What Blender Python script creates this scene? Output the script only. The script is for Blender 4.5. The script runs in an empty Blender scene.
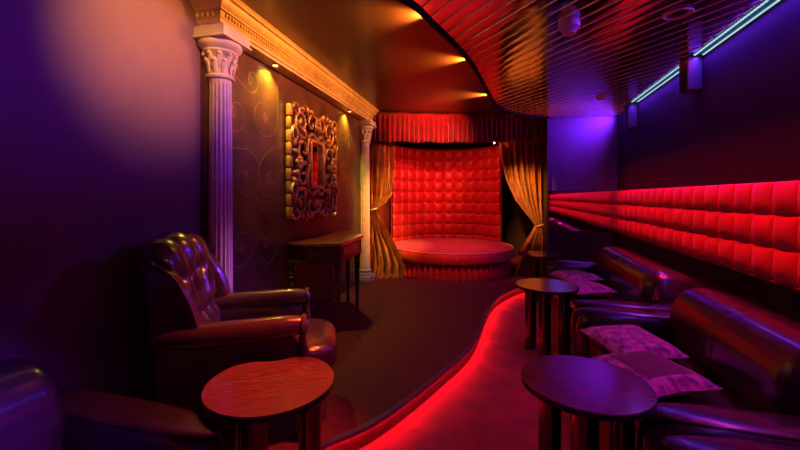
import bpy, bmesh, math, random
from mathutils import Vector, Matrix
PI = math.pi
random.seed(7)
sc = bpy.context.scene
COL = sc.collection

# ------------------------------------------------------------------ camera
CAM_Z = 1.40
YAW = math.atan(105 / 375)
cd = bpy.data.cameras.new('camera')
cd.sensor_width = 36.0
cd.lens = 375 / 800 * 36.0
cd.shift_y = -28 / 800
cd.clip_start = 0.02
cam = bpy.data.objects.new('camera', cd)
COL.objects.link(cam)
cam.location = (0, 0, CAM_Z)
cam.rotation_euler = (PI / 2, 0, YAW)
sc.camera = cam

# ------------------------------------------------------------------ world, exposure
w = bpy.data.worlds.new('world')
sc.world = w
w.use_nodes = True
w.node_tree.nodes['Background'].inputs[0].default_value = (0.10, 0.02, 0.12, 1)
w.node_tree.nodes['Background'].inputs[1].default_value = 0.02
vs = sc.view_settings
vs.view_transform = 'Standard'
vs.look = 'None'
vs.gamma = 1
vs.exposure = 0.0
vs.use_curve_mapping = False
sc.cycles.max_bounces = 8
sc.cycles.sample_clamp_indirect = 4.0
sc.cycles.use_denoising = True

VIOLET = (0.16, 0.02, 1.0)
RED = (1.0, 0.012, 0.03)
AMBER = (1.0, 0.33, 0.055)
GOLDEN = (0.95, 0.72, 0.05)


def area(name, loc, target, sx, sy, power, color, spread=180, axis=None):
    d = bpy.data.lights.new(name, 'AREA')
    d.shape = 'RECTANGLE'
    d.size, d.size_y = sx, sy
    d.energy, d.color, d.spread = power, color, math.radians(spread)
    o = bpy.data.objects.new(name, d)
    COL.objects.link(o)
    o.location = loc
    z = (Vector(loc) - Vector(target)).normalized()
    x = Vector(axis or (0, 1, 0))
    x = (x - z * x.dot(z)).normalized()
    y = z.cross(x)
    o.rotation_euler = Matrix((x, y, z)).transposed().to_euler()
    return o


def spot(name, loc, target, power, color, angle=60, blend=0.8, r=0.02, parent=None):
    d = bpy.data.lights.new(name, 'SPOT')
    d.energy, d.color, d.spot_size, d.spot_blend, d.shadow_soft_size = power, color, math.radians(angle), blend, r
    o = bpy.data.objects.new(name, d)
    COL.objects.link(o)
    o.location = loc
    o.rotation_euler = (Vector(target) - Vector(loc)).to_track_quat('-Z', 'Y').to_euler()
    if parent:
        o.parent = parent
        o.matrix_parent_inverse = Matrix.Translation(-Vector(parent.location))
    return o


# colour-changing strip along the right wall: its violet and its red diodes
area('strip_violet_light', (1.50, 0.9, 2.57), (-2.2, 0.9, 2.05), 4.6, 0.04, 9, VIOLET, 29)
area('strip_violet_wash_light', (1.53, 1.35, 2.57), (0.6, 1.35, 1.7), 5.6, 0.04, 5, VIOLET, 170)
area('strip_red_wash_light', (1.50, 1.35, 2.56), (1.25, 1.35, 1.0), 5.6, 0.04, 9, RED, 80)
area('strip_violet_low_light', (1.50, 3.5, 2.57), (-1.55, 1.85, 0.75), 1.6, 0.04, 5, VIOLET, 22)
area('strip_violet_low_light', (1.50, 0.1, 2.57), (-1.7, 0.4, 0.55), 1.0, 0.04, 12, VIOLET, 14)
area('strip_violet_wall_light', (1.55, 2.0, 2.575), (1.60, 2.0, 2.2), 6.6, 0.03, 34, VIOLET, 150)
area('strip_violet_far_light', (1.50, 5.92, 2.57), (0.9, 6.2, 2.42), 0.4, 0.06, 16, VIOLET, 130)
area('strip_red_light', (1.22, 2.0, 2.58), (1.53, 2.0, 1.1), 8.0, 0.05, 40, RED, 36)
# stage and table spots, plus added fills that have no fixture
spot('armchair_fill_light', (-0.60, 2.62, 2.69), (-1.52, 1.92, 0.62), 190, (1.0, 0.26, 0.07), 36, 1.0, 0.03)  # added fill without a fixture, brightens the armchair's seat and back
for i, x in enumerate((-1.55, -0.95, -0.35)):
    spot('stage_spot_light', (x, 6.42 - 0.1 * (2 - i), 2.62), (x * 0.9 - 0.1, 7.5, 0.6), 42, (1.0, 0.09, 0.06), 125, 0.9, 0.05)
spot('valance_fill_light', (-0.40, 4.2, 2.56), (-1.20, 5.9, 2.30), 680, (1.0, 0.13, 0.07), 50, 1.0, 0.04)  # unseen lamp in free air, put in to brighten the valance front
spot('curtain_fill_light', (-0.4, 4.4, 2.60), (-1.82, 5.85, 1.1), 1000, AMBER, 40, 0.9, 0.05)  # added amber fill for the curtain by the column, no fixture
spot('bed_fill_light', (-0.38, 4.0, 2.62), (-0.92, 6.35, 0.40), 260, (1.0, 0.10, 0.06), 36, 1.0, 0.05)  # extra red fill so bed and skirt catch light from the front
spot('far_curtain_fill_light', (-0.30, 4.9, 2.60), (0.36, 6.6, 1.35), 800, AMBER, 31, 0.9, 0.05)  # added amber fill for the curtain near the back wall, no fixture
spot('table_spot_light', (-0.50, 1.85, 2.52), (-1.06, 1.48, 0.6), 240, (1.0, 0.10, 0.025), 42, 1.0, 0.04)

# ------------------------------------------------------------------ materials


def mat(name, col, rough=0.5, metal=0.0, var=0.0, scale=8.0, bump=0.0, bscale=None, col2=None, spec=None, coat=0.0, sheen=0.0, emis=None, estr=0.0, stretch=None):
    m = bpy.data.materials.new(name)
    m.use_nodes = True
    nt = m.node_tree
    b = nt.nodes['Principled BSDF']
    b.inputs['Base Color'].default_value = (*col, 1)
    b.inputs['Roughness'].default_value = rough
    b.inputs['Metallic'].default_value = metal
    if spec is not None:
        b.inputs['Specular IOR Level'].default_value = spec
    if coat:
        b.inputs['Coat Weight'].default_value = coat
        b.inputs['Coat Roughness'].default_value = 0.15
    if sheen:
        b.inputs['Sheen Weight'].default_value = sheen
        b.inputs['Sheen Roughness'].default_value = 0.4
    if emis:
        b.inputs['Emission Color'].default_value = (*emis, 1)
        b.inputs['Emission Strength'].default_value = estr
    tc = nt.nodes.new('ShaderNodeTexCoord')
    vec = tc.outputs['Object']
    if stretch:
        mp = nt.nodes.new('ShaderNodeMapping')
        mp.inputs['Scale'].default_value = stretch
        nt.links.new(vec, mp.inputs['Vector'])
        vec = mp.outputs['Vector']
    if var > 0 or col2:
        n = nt.nodes.new('ShaderNodeTexNoise')
        n.inputs['Scale'].default_value = scale
        n.inputs['Detail'].default_value = 5
        nt.links.new(vec, n.inputs['Vector'])
        r = nt.nodes.new('ShaderNodeValToRGB')
        r.color_ramp.elements[0].position = 0.35
        r.color_ramp.elements[1].position = 0.65
        c2 = col2 or tuple(min(1, c * (1 + var)) for c in col)
        c1 = col if col2 else tuple(c * (1 - var) for c in col)
        r.color_ramp.elements[0].color = (*c1, 1)
        r.color_ramp.elements[1].color = (*c2, 1)
        nt.links.new(n.outputs['Fac'], r.inputs['Fac'])
        nt.links.new(r.outputs['Color'], b.inputs['Base Color'])
    if bump > 0:
        n2 = nt.nodes.new('ShaderNodeTexNoise')
        n2.inputs['Scale'].default_value = bscale or scale * 6
        n2.inputs['Detail'].default_value = 4
        nt.links.new(vec, n2.inputs['Vector'])
        bp = nt.nodes.new('ShaderNodeBump')
        bp.inputs['Strength'].default_value = bump
        bp.inputs['Distance'].default_value = 0.01
        nt.links.new(n2.outputs['Fac'], bp.inputs['Height'])
        nt.links.new(bp.outputs['Normal'], b.inputs['Normal'])
    return m


def wood(name, c1, c2, rough=0.3, axis=(1, 12, 12), coat=0.0):
    m = mat(name, c1, rough, 0, 0.3, 6, 0.02, 20, c2, coat=coat, stretch=axis)
    return m


M = {}
M['carpet'] = mat('red_carpet', (0.55, 0.035, 0.03), 0.95, 0, 0.25, 5, 0.5, 260, sheen=0.4)
M['laminate'] = wood('dark_laminate', (0.009, 0.005, 0.004), (0.016, 0.009, 0.006), 0.17, (9, 0.5, 1), 0.0)
M['laminate'].node_tree.nodes['Principled BSDF'].inputs['Specular IOR Level'].default_value = 0.9
M['laminate'].node_tree.nodes['Bump'].inputs['Strength'].default_value = 0.015
M['nosing'] = mat('dark_edge_trim', (0.12, 0.07, 0.12), 0.35, 0.3)
M['riser'] = mat('red_riser', (0.13, 0.010, 0.012), 0.8, 0, 0.2, 30)
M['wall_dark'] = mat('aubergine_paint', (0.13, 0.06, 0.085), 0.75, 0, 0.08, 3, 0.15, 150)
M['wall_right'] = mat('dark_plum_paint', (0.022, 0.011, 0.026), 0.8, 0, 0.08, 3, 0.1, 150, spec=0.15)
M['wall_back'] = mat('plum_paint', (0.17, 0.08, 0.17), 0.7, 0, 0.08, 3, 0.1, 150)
M['wall_stage'] = mat('black_stage_paint', (0.018, 0.010, 0.012), 0.8, 0, 0.1, 4)
M['painted'] = mat('mottled_red_brown_wall', (0.06, 0.026, 0.018), 0.3, 0, 0.5, 4, 0.12, 30, (0.15, 0.055, 0.028), coat=0.3)
M['vine'] = mat('gold_vine_paint', (0.42, 0.22, 0.09), 0.35, 0.4)
M['ceil_brown'] = mat('brown_satin_ceiling', (0.12, 0.056, 0.020), 0.34, 0.0, 0.1, 3, 0.0, coat=0.25)
M['slat'] = mat('mirror_chrome_slat', (0.70, 0.62, 0.62), 0.10, 1.0, 0, 3, 0.10, 6)
M['slat_edge'] = mat('chrome_slat_edge', (0.95, 0.88, 0.85), 0.22, 0.8)
M['rim'] = mat('black_rim', (0.008, 0.005, 0.005), 0.7, spec=0.1)
M['plaster'] = mat('cream_plaster', (0.62, 0.50, 0.42), 0.5, 0, 0.12, 12, 0.1, 60)
M['cornice'] = mat('gilded_plaster', (0.66, 0.46, 0.25), 0.42, 0.15, 0.12, 12, 0.1, 60)
M['gold_carve'] = mat('antique_gold_carving', (0.58, 0.30, 0.10), 0.36, 0.35, 0.35, 14, 0.3, 40)
M['mirror'] = mat('mirror_glass', (0.85, 0.83, 0.83), 0.03, 1.0)
M['velvet'] = mat('red_velvet', (0.48, 0.022, 0.022), 0.7, 0, 0.2, 9, 0.25, 90, sheen=0.5)
M['satin'] = mat('red_tufted_satin', (0.45, 0.018, 0.026), 0.42, 0, 0.12, 6, 0.15, 40, sheen=0.2)
M['valance'] = mat('crimson_valance_cloth', (0.40, 0.018, 0.025), 0.6, 0, 0.2, 8, 0.2, 80, sheen=0.4)
M['skirt'] = mat('dark_crimson_skirt', (0.42, 0.020, 0.025), 0.6, 0, 0.2, 8, 0.2, 80, sheen=0.3)
M['piping'] = mat('pale_piping', (0.75, 0.35, 0.22), 0.4)
M['damask'] = mat('gold_damask', (0.46, 0.20, 0.055), 0.45, 0.15, 0.4, 11, 0.3, 45, (0.70, 0.36, 0.11), sheen=0.3)
M['tie'] = mat('gold_tieback_cord', (0.55, 0.32, 0.10), 0.4, 0.4)
M['chesterfield'] = mat('oxblood_leather', (0.075, 0.024, 0.020), 0.24, 0, 0.2, 9, 0.15, 120, coat=0.6)
M['leather'] = mat('brown_black_leather', (0.030, 0.012, 0.013), 0.27, 0, 0.2, 5, 0.15, 90, coat=0.6)
M['dark_wood'] = wood('dark_mahogany', (0.07, 0.022, 0.012), (0.12, 0.04, 0.02), 0.3, (1, 9, 9), 0.3)
M['table_top'] = wood('mahogany_veneer', (0.18, 0.032, 0.024), (0.25, 0.048, 0.032), 0.22, (2, 22, 5), 1.0)
M['black'] = mat('black_lacquer', (0.012, 0.010, 0.010), 0.3)
M['brass'] = mat('brass', (0.75, 0.48, 0.16), 0.28, 1.0)
M['chrome'] = mat('dark_polished_steel', (0.16, 0.13, 0.13), 0.12, 1.0)
M['speaker'] = mat('dark_speaker_cabinet', (0.10, 0.08, 0.14), 0.5)
M['grille'] = mat('black_speaker_grille', (0.02, 0.02, 0.02), 0.8, 0, 0.3, 200)
M['white_plastic'] = mat('white_plastic', (0.75, 0.72, 0.75), 0.4)
M['pillow_pattern'] = mat('mauve_brocade', (0.14, 0.03, 0.10), 0.5, 0, 0.5, 26, 0.3, 60, (0.75, 0.22, 0.42), sheen=0.3)
M['pillow_gold'] = mat('gold_print_brocade', (0.05, 0.025, 0.02), 0.5, 0.2, 0.5, 34, 0.3, 60, (0.75, 0.50, 0.18))
M['pillow_dark'] = mat('dark_plum_velvet', (0.16, 0.02, 0.06), 0.7, 0, 0.2, 12, 0.2, 90, sheen=0.5)
M['led_white'] = mat('led_white_line', (0.5, 0.8, 1), 0.5, emis=(0.55, 0.86, 0.95), estr=0.85)
M['led_cyan'] = mat('led_cyan_diffuser', (0.02, 0.1, 0.14), 0.4, emis=(0.005, 0.10, 0.22), estr=0.35)
M['led_red'] = mat('led_red_line', (1, 0.1, 0.1), 0.5, emis=(1.0, 0.03, 0.03), estr=48)
M['lens'] = mat('warm_lamp_lens', (1, 0.8, 0.4), 0.4, emis=(1.0, 0.80, 0.25), estr=9)
M['lens_off'] = mat('dark_lamp_lens', (0.03, 0.03, 0.04), 0.15)

# ------------------------------------------------------------------ mesh helpers


def finish(bm, smooth=True, angle=40):
    bmesh.ops.recalc_face_normals(bm, faces=bm.faces[:])
    if smooth:
        for f in bm.faces:
            f.smooth = True
        for e in bm.edges:
            if len(e.link_faces) == 2 and e.calc_face_angle(0) > math.radians(angle):
                e.smooth = False


def obj(name, bm, m, parent=None, loc=(0, 0, 0), rotz=0, smooth=True, angle=40):
    finish(bm, smooth, angle)
    me = bpy.data.meshes.new(name)
    bm.to_mesh(me)
    bm.free()
    o = bpy.data.objects.new(name, me)
    COL.objects.link(o)
    for mm in (m if isinstance(m, (list, tuple)) else [m]):
        me.materials.append(mm)
    o.location = loc
    o.rotation_euler = (0, 0, rotz)
    if parent:
        o.parent = parent
    return o


def tag(o, label, cat, group=None):
    o['label'] = label
    o['category'] = cat
    if group:
        o['group'] = group
    return o


def thing(name, label, cat, loc=(0, 0, 0), rotz=0, group=None):
    o = bpy.data.objects.new(name, None)
    o.empty_display_size = 0.1
    COL.objects.link(o)
    o.location = loc
    o.rotation_euler = (0, 0, rotz)
    return tag(o, label, cat, group)


def struct(name, bm, m, loc=(0, 0, 0), rotz=0, smooth=True, parent=None, angle=40):
    o = obj(name, bm, m, parent, loc, rotz, smooth, angle)
    o['kind'] = 'structure'
    return o


def copy_tree(o, parent=None):
    c = o.copy()
    COL.objects.link(c)
    if parent:
        c.parent = parent
    for ch in list(o.children):
        if ch.type != 'LIGHT':
            copy_tree(ch, c)
    return c


def B():
    return bmesh.new()


def box(bm, x0, x1, y0, y1, z0, z1, bev=0.0, seg=2, mi=0, rot=None):
    vs_ = [bm.verts.new((x, y, z)) for x in (x0, x1) for y in (y0, y1) for z in (z0, z1)]
    idx = [(0, 1, 3, 2), (4, 6, 7, 5), (0, 4, 5, 1), (2, 3, 7, 6), (0, 2, 6, 4), (1, 5, 7, 3)]
    fs = [bm.faces.new([vs_[i] for i in q]) for q in idx]
    for f in fs:
        f.material_index = mi
    if bev > 0:
        es = list({e for f in fs for e in f.edges})
        bmesh.ops.bevel(bm, geom=es, offset=bev, segments=seg, profile=0.5, affect='EDGES')
    return vs_


def prism(bm, pts, z0, z1, mi=0, bev=0.0):
    lo = [bm.verts.new((p[0], p[1], z0)) for p in pts]
    hi = [bm.verts.new((p[0], p[1], z1)) for p in pts]
    fs = [bm.faces.new(lo[::-1]), bm.faces.new(hi)]
    n = len(pts)
    for i in range(n):
        fs.append(bm.faces.new((lo[i], lo[(i + 1) % n], hi[(i + 1) % n], hi[i])))
    for f in fs:
        f.material_index = mi
    if bev:
        es = list(fs[1].edges) + list(fs[0].edges)
        bmesh.ops.bevel(bm, geom=es, offset=bev, segments=2, profile=0.5, affect='EDGES')


def lathe(bm, prof, n=24, c=(0, 0), fn=None, mi=0, cap=True):
    rings = []
    for r, z in prof:
        ring = []
        for i in range(n):
            a = 2 * PI * i / n
            rr = r if fn is None else fn(r, z, a)
            ring.append(bm.verts.new((c[0] + rr * math.cos(a), c[1] + rr * math.sin(a), z)))
        rings.append(ring)
    for k in range(len(rings) - 1):
        for i in range(n):
            f = bm.faces.new((rings[k][i], rings[k][(i + 1) % n], rings[k + 1][(i + 1) % n], rings[k + 1][i]))
            f.material_index = mi
    if cap:
        for rg in (rings[0][::-1], rings[-1]):
            f = bm.faces.new(rg)
            f.material_index = mi


def tube(bm, pts, r, n=8, flat=None, mi=0, cap=True):
    """round tube along pts; r is a number or a list; flat=(axis, factor) squashes the section along axis."""
    pts = [Vector(p) for p in pts]
    k = len(pts)
    rs = r if isinstance(r, (list, tuple)) else [r] * k
    up = Vector((0, 0, 1))
    rings = []
    prev = None
    for i, p in enumerate(pts):
        t = (pts[min(i + 1, k - 1)] - pts[max(i - 1, 0)])
        t = t.normalized() if t.length > 1e-9 else Vector((0, 0, 1))
        if prev is None:
            a = up if abs(t.dot(up)) < 0.9 else Vector((1, 0, 0))
            nrm = (a - t * a.dot(t)).normalized()
        else:
            nrm = (prev - t * prev.dot(t))
            nrm = nrm.normalized() if nrm.length > 1e-6 else prev
        prev = nrm
        bi = t.cross(nrm)
        ring = []
        for j in range(n):
            a = 2 * PI * j / n
            d = (nrm * math.cos(a) + bi * math.sin(a)) * rs[i]
            if flat:
                ax = Vector(flat[0])
                d = d + ax * d.dot(ax) * (flat[1] - 1)
            ring.append(bm.verts.new(p + d))
        rings.append(ring)
    for i in range(k - 1):
        for j in range(n):
            f = bm.faces.new((rings[i][j], rings[i][(j + 1) % n], rings[i + 1][(j + 1) % n], rings[i + 1][j]))
            f.material_index = mi
    if cap:
        for rg in (rings[0][::-1], rings[-1]):
            f = bm.faces.new(rg)
            f.material_index = mi


def grid(bm, fn, nu, nv, mi=0, close_u=False):
    V = [[bm.verts.new(fn(i / nu, j / nv)) for i in range(nu if close_u else nu + 1)] for j in range(nv + 1)]
    L = len(V[0])
    for j in range(nv):
        for i in range(L if close_u else L - 1):
            f = bm.faces.new((V[j][i], V[j][(i + 1) % L], V[j + 1][(i + 1) % L], V[j + 1][i]))
            f.material_index = mi
    return V


def soft(bm, c, s, p=5.0, n=10, fn=None, mi=0):
    """soft-edged block: superellipsoid with exponent p, centre c, full size s; fn displaces unit coords."""
    tmp = {}

    def vert(a, b, d):
        key = (round(a, 5), round(b, 5), round(d, 5))
        if key not in tmp:
            q = (abs(a) ** p + abs(b) ** p + abs(d) ** p) ** (1 / p)
            v = Vector((a / q, b / q, d / q))
            if fn:
                v = fn(v)
            tmp[key] = bm.verts.new((c[0] + v.x * s[0] / 2, c[1] + v.y * s[1] / 2, c[2] + v.z * s[2] / 2))
        return tmp[key]
    g = [math.tan((-1 + 2 * i / n) * PI / 4 * 0.98) / math.tan(PI / 4 * 0.98) for i in range(n + 1)]
    for ax in range(3):
        for sg in (-1, 1):
            for i in range(n):
                for j in range(n):
                    q = []
                    for (ii, jj) in ((i, j), (i + 1, j), (i + 1, j + 1), (i, j + 1)):
                        co = [0, 0, 0]
                        co[ax] = sg
                        co[(ax + 1) % 3] = g[ii]
                        co[(ax + 2) % 3] = g[jj]
                        q.append(vert(*co))
                    f = bm.faces.new(q)
                    f.material_index = mi


def ball(bm, c, r, n=10, squash=(1, 1, 1), mi=0):
    soft(bm, c, (2 * r * squash[0], 2 * r * squash[1], 2 * r * squash[2]), 2.0, max(3, n // 3), mi=mi)


def catmull(P, per=10):
    P = [Vector(p) for p in P]
    out = []
    for i in range(len(P) - 1):
        p0, p1, p2, p3 = P[max(i - 1, 0)], P[i], P[i + 1], P[min(i + 2, len(P) - 1)]
        for k in range(per):
            t = k / per
            out.append(0.5 * ((2 * p1) + (-p0 + p2) * t + (2 * p0 - 5 * p1 + 4 * p2 - p3) * t * t + (-p0 + 3 * p1 - 3 * p2 + p3) * t ** 3))
    out.append(P[-1])
    return out


def offset_poly(pts, d):
    out = []
    for i, p in enumerate(pts):
        t = (pts[min(i + 1, len(pts) - 1)] - pts[max(i - 1, 0)]).normalized()
        out.append(Vector((p.x + t.y * d, p.y - t.x * d)))
    return out


def resample(pts, n):
    L = [0]
    for a, b in zip(pts, pts[1:]):
        L.append(L[-1] + (b - a).length)
    out = []
    k = 0
    for i in range(n + 1):
        s = L[-1] * i / n
        while k < len(L) - 2 and L[k + 1] < s:
            k += 1
        f = (s - L[k]) / max(1e-9, L[k + 1] - L[k])
        out.append(pts[k].lerp(pts[k + 1], min(1, max(0, f))))
    return out


# the left-hand wall leans off the room's axis a little: s runs along it, d out of it
WA = 0.041
P0X = -1.885


def Lw(s, d, z=0.0):
    return Vector((P0X - math.sin(WA) * s + math.cos(WA) * d, math.cos(WA) * s + math.sin(WA) * d, z))


# ------------------------------------------------------------------ floor and step
RZ = 0.12      # height of the raised floor
step = catmull([(-2.4, 1.26), (-1.75, 1.27), (-1.42, 1.33), (-1.17, 1.47), (-1.03, 1.61), (-0.9, 1.79), (-0.70, 2.08), (-0.457, 2.72),
                (-0.276, 3.36), (-0.195, 4.4), (-0.09, 5.0), (0.15, 5.58), (0.40, 5.90), (0.63, 6.10)], 10)
step = [Vector((p.x, p.y)) for p in step]
bm = B()
box(bm, -2.4, 1.7, -3.1, 6.3, -0.1, 0.0)
struct('floor', bm, M['carpet'], smooth=False)
bm = B()
prism(bm, [(p.x, p.y) for p in step] + [(0.63, 8.4), (-2.7, 8.4), (-2.4, 2.0)], 0.0, RZ)
bm.faces.ensure_lookup_table()
for f in bm.faces:
    if abs(f.normal.z) < 0.5:
        f.material_index = 1
struct('floor_raised', bm, [M['laminate'], M['riser']], smooth=False)


def ribbon(bm, pts, d0, d1, z0, z1, mi=0):
    a, b = offset_poly(pts, d0), offset_poly(pts, d1)
    grid_pts = [[(p.x, p.y, z0) for p in a], [(p.x, p.y, z0) for p in b], [(p.x, p.y, z1) for p in b], [(p.x, p.y, z1) for p in a]]
    V = [[bm.verts.new(q) for q in row] for row in grid_pts]
    n = len(pts)
    for k in range(4):
        for i in range(n - 1):
            f = bm.faces.new((V[k][i], V[k][i + 1], V[(k + 1) % 4][i + 1], V[(k + 1) % 4][i]))
            f.material_index = mi
    bm.faces.new([V[k][0] for k in range(4)]).material_index = mi
    bm.faces.new([V[k][-1] for k in range(3, -1, -1)]).material_index = mi


bm = B()
ribbon(bm, step, -0.01, 0.024, RZ - 0.004, RZ + 0.002)
ribbon(bm, step, 0.020, 0.024, RZ - 0.020, RZ - 0.004)
struct('trim_1', bm, M['nosing'])
bm = B()
vis = [p for p in step if p.x > -1.3]
ribbon(bm, vis, 0.006, 0.016, RZ - 0.016, RZ - 0.0065)
o = obj('led_strip_light', bm, M['led_red'])
tag(o, 'glowing red light line tucked under the curved step edge', 'light strip')

# ------------------------------------------------------------------ ceilings
CZ = 2.75      # brown ceiling
SZ = 2.60      # slatted ceiling
bm = B()
box(bm, -2.75, 0.75, -3.1, 8.5, CZ, CZ + 0.1)
struct('ceiling_brown', bm, M['ceil_brown'], smooth=False)
curve = catmull([(-1.25, -3.1), (-1.2, 0.2), (-1.05, 1.2), (-0.9, 1.66), (-0.57, 2.21), (-0.47, 2.54), (-0.29, 3.33), (-0.175, 4.4), (-0.10, 5.05), (0.068, 5.51), (0.34, 5.82), (0.63, 6.03)], 10)
curve = [Vector((p.x, p.y)) for p in curve]
bm = B()
poly = [(p.x, p.y) for p in curve] + [(0.63, 6.2), (1.6, 6.2), (1.6, -3.1)]
prism(bm, poly, SZ, SZ + 0.10)
# slats: V-joints with bright beads every 115 mm, running diagonally
SD = Vector((-0.67, 0.745)).normalized()
SN = Vector((0.745, 0.67)).normalized()
bead = []


def clip_line(k):
    """segments of the line p.SN = k inside the ceiling outline"""
    P = [Vector(q) for q in poly]
    hits = []
    for a, b in zip(P, P[1:] + P[:1]):
        da, db = a.dot(SN) - k, b.dot(SN) - k
        if (da < 0) != (db < 0):
            q = a.lerp(b, da / (da - db))
            hits.append(q.dot(SD))
    hits.sort()
    return [(hits[i], hits[i + 1]) for i in range(0, len(hits) - 1, 2)]


PITCH = 0.115
kk = -4.0
while kk < 6.0:
    for f in range(5):
        q = SN * (kk + PITCH * f / 5)
        low = [f_ for f_ in bm.faces if f_.normal.z < -0.9 or all(abs(v.co.z - SZ) < 1e-5 for v in f_.verts)]
        ge = set(low)
        for f_ in low:
            ge.update(f_.edges)
            ge.update(f_.verts)
        bmesh.ops.bisect_plane(bm, geom=list(ge), plane_co=(q.x, q.y, SZ), plane_no=(SN.x, SN.y, 0), dist=1e-5)
    kk += PITCH
for v in bm.verts:
    if abs(v.co.z - SZ) < 1e-5:
        fr = (((v.co.x * SN.x + v.co.y * SN.y) + 4.0) / PITCH) % 1.0
        v.co.z -= 0.0014 * 4 * fr * (1 - fr)
k = -4.0
while k < 6.0:
    for s0, s1 in clip_line(k):
        if s1 - s0 > 0.05:
            a = SN * k + SD * (s0 + 0.005)
            b = SN * k + SD * (s1 - 0.005)
            tube(bm, [(a.x, a.y, SZ - 0.002), (b.x, b.y, SZ - 0.002)], 0.0042, 8, mi=1)
    k += 0.115
o = struct('ceiling_slatted', bm, [M['slat'], M['slat_edge']], angle=5)
bm = B()
ribbon(bm, curve, -0.025, 0.0, SZ - 0.02, CZ)
struct('trim_2', bm, M['rim'])

# ------------------------------------------------------------------ walls
bm = B()
box(bm, -2.45, -2.02, -3.1, 2.125, 0, CZ)
struct('wall_left', bm, M['wall_dark'], smooth=False)
# alcove wall with painted gold vines
bm = B()
box(bm, -0.35, 0, 2.12, 8.6, 0, CZ)


def vine(bm, s, z, turns, r0, rot, flip=1, tail=0.25, x=0.0015):
    pts = []
    n = 40
    for i in range(n + 1):
        t = i / n
        a = rot + flip * t * turns * 2 * PI
        r = r0 * (1 - t) ** 0.8 + 0.02
        pts.append((x, s + r * math.cos(a), z + r * math.sin(a)))
    p = Vector(pts[0])
    tan = (Vector(pts[0]) - Vector(pts[1])).normalized()
    lead = []
    for i in range(12, 0, -1):
        q = p + tan * tail * i / 12 + Vector((0, 0, -flip * 0.25 * (i / 12) ** 2 * tail))
        lead.append(q)
    tube(bm, lead + pts, 0.0022, 5, flat=((1, 0, 0), 0.4), mi=1)
    e = Vector(pts[-1])
    leaf = [e + Vector((0, math.cos(q) * 0.018, math.sin(q) * 0.045)) for q in [i * PI / 4 for i in range(9)]]
    tube(bm, leaf, 0.004, 5, flat=((1, 0, 0), 0.4), mi=1)


for (s, z, tn, r0, rot, fl) in ((2.42, 2.05, 1.1, 0.17, 2.6, 1), (2.80, 2.10, 1.2, 0.19, 0.2, -1), (2.55, 1.55, 1.1, 0.22, 1.9, -1), (2.88, 1.55, 1.1, 0.18, 2.2, 1),
                                (2.50, 1.02, 1.2, 0.16, 3.6, 1), (2.80, 0.98, 1.1, 0.22, 1.2, -1), (2.62, 2.36, 0.9, 0.10, 4.0, 1),
                                (4.55, 1.75, 1.1, 0.17, 2.4, 1), (4.75, 1.25, 1.1, 0.18, 0.6, -1), (4.80, 2.10, 1.0, 0.14, 1.0, 1), (3.35, 0.9, 1.0, 0.12, 2.0, 1)):
    vine(bm, s, z, tn, r0, rot, fl)
struct('wall_left_alcove', bm, [M['painted'], M['vine']], (P0X, 0, 0), WA)
bm = B()
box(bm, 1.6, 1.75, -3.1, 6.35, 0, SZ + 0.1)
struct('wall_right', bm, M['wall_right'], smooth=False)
bm = B()
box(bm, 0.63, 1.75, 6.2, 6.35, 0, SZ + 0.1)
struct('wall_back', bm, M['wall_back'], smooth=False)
bm = B()
box(bm, 0.63, 0.72, 6.35, 8.5, 0, CZ)
box(bm, 0.615, 0.63, 6.12, 8.4, 0.0, CZ)
struct('wall_stage_side', bm, M['wall_stage'], smooth=False)
bm = B()
box(bm, -2.75, 0.75, 8.3, 8.5, 0, CZ)
struct('wall_stage_back', bm, M['wall_stage'], smooth=False)
bm = B()
box(bm, -2.45, 1.75, -3.25, -3.1, 0, CZ)
struct('wall_behind', bm, M['wall_dark'], smooth=False)
bm = B()
box(bm, 0.632, 1.598, 6.178, 6.2, 0.0, 0.878)
struct('trim_6', bm, M['wall_stage'], smooth=False)
bm = B()
box(bm, 0.618, 0.632, 6.105, 6.12, RZ, SZ - 0.02)
struct('trim_3', bm, M['brass'], smooth=False)

# ------------------------------------------------------------------ entablature over the alcove (path swept profile)
BZ = 2.55
prof = [(-0.30, BZ), (0.0, BZ), (0.0, BZ + 0.022), (0.012, BZ + 0.028), (0.012, BZ + 0.05), (0.022, BZ + 0.058), (0.022, BZ + 0.098), (0.034, BZ + 0.104),
        (0.034, BZ + 0.114), (0.05, BZ + 0.125), (0.062, BZ + 0.145), (0.068, BZ + 0.165), (0.085, BZ + 0.172), (0.085, BZ + 0.185), (0.10, BZ + 0.2)]
D0 = 0.125
S0, S1 = 2.10, 5.62
bm = B()
rows = []
for (o_, z) in prof:
    rows.append([(-0.34, S0 - o_ if o_ > -0.2 else S0, z), (D0 + o_ if o_ > -0.2 else -0.2, S0 - o_ if o_ > -0.2 else S0, z), (D0 + o_ if o_ > -0.2 else -0.2, S1, z)])
V = [[bm.verts.new(q) for q in r] for r in rows]
for a, b in zip(V, V[1:]):
    for i in range(2):
        bm.faces.new((a[i], a[i + 1], b[i + 1], b[i]))
bm.faces.new([r[2] for r in V] + [bm.verts.new((-0.2, S1, BZ + 0.2))])
# egg-and-dart band on the front and the return
n = 110
for i in range(n):
    s = S0 + 0.02 + i * (S1 - S0 - 0.03) / n
    box(bm, D0 + 0.018, D0 + 0.033, s, s + 0.019, BZ + 0.064, BZ + 0.094, 0.004, 1)
for i in range(9):
    d = -0.25 + i * 0.04
    box(bm, d, d + 0.024, S0 - 0.033, S0 - 0.018, BZ + 0.064, BZ + 0.094, 0.004, 1)
o = struct('trim_4', bm, M['cornice'], (P0X, 0, 0), WA)

# ------------------------------------------------------------------ fluted columns


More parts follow.
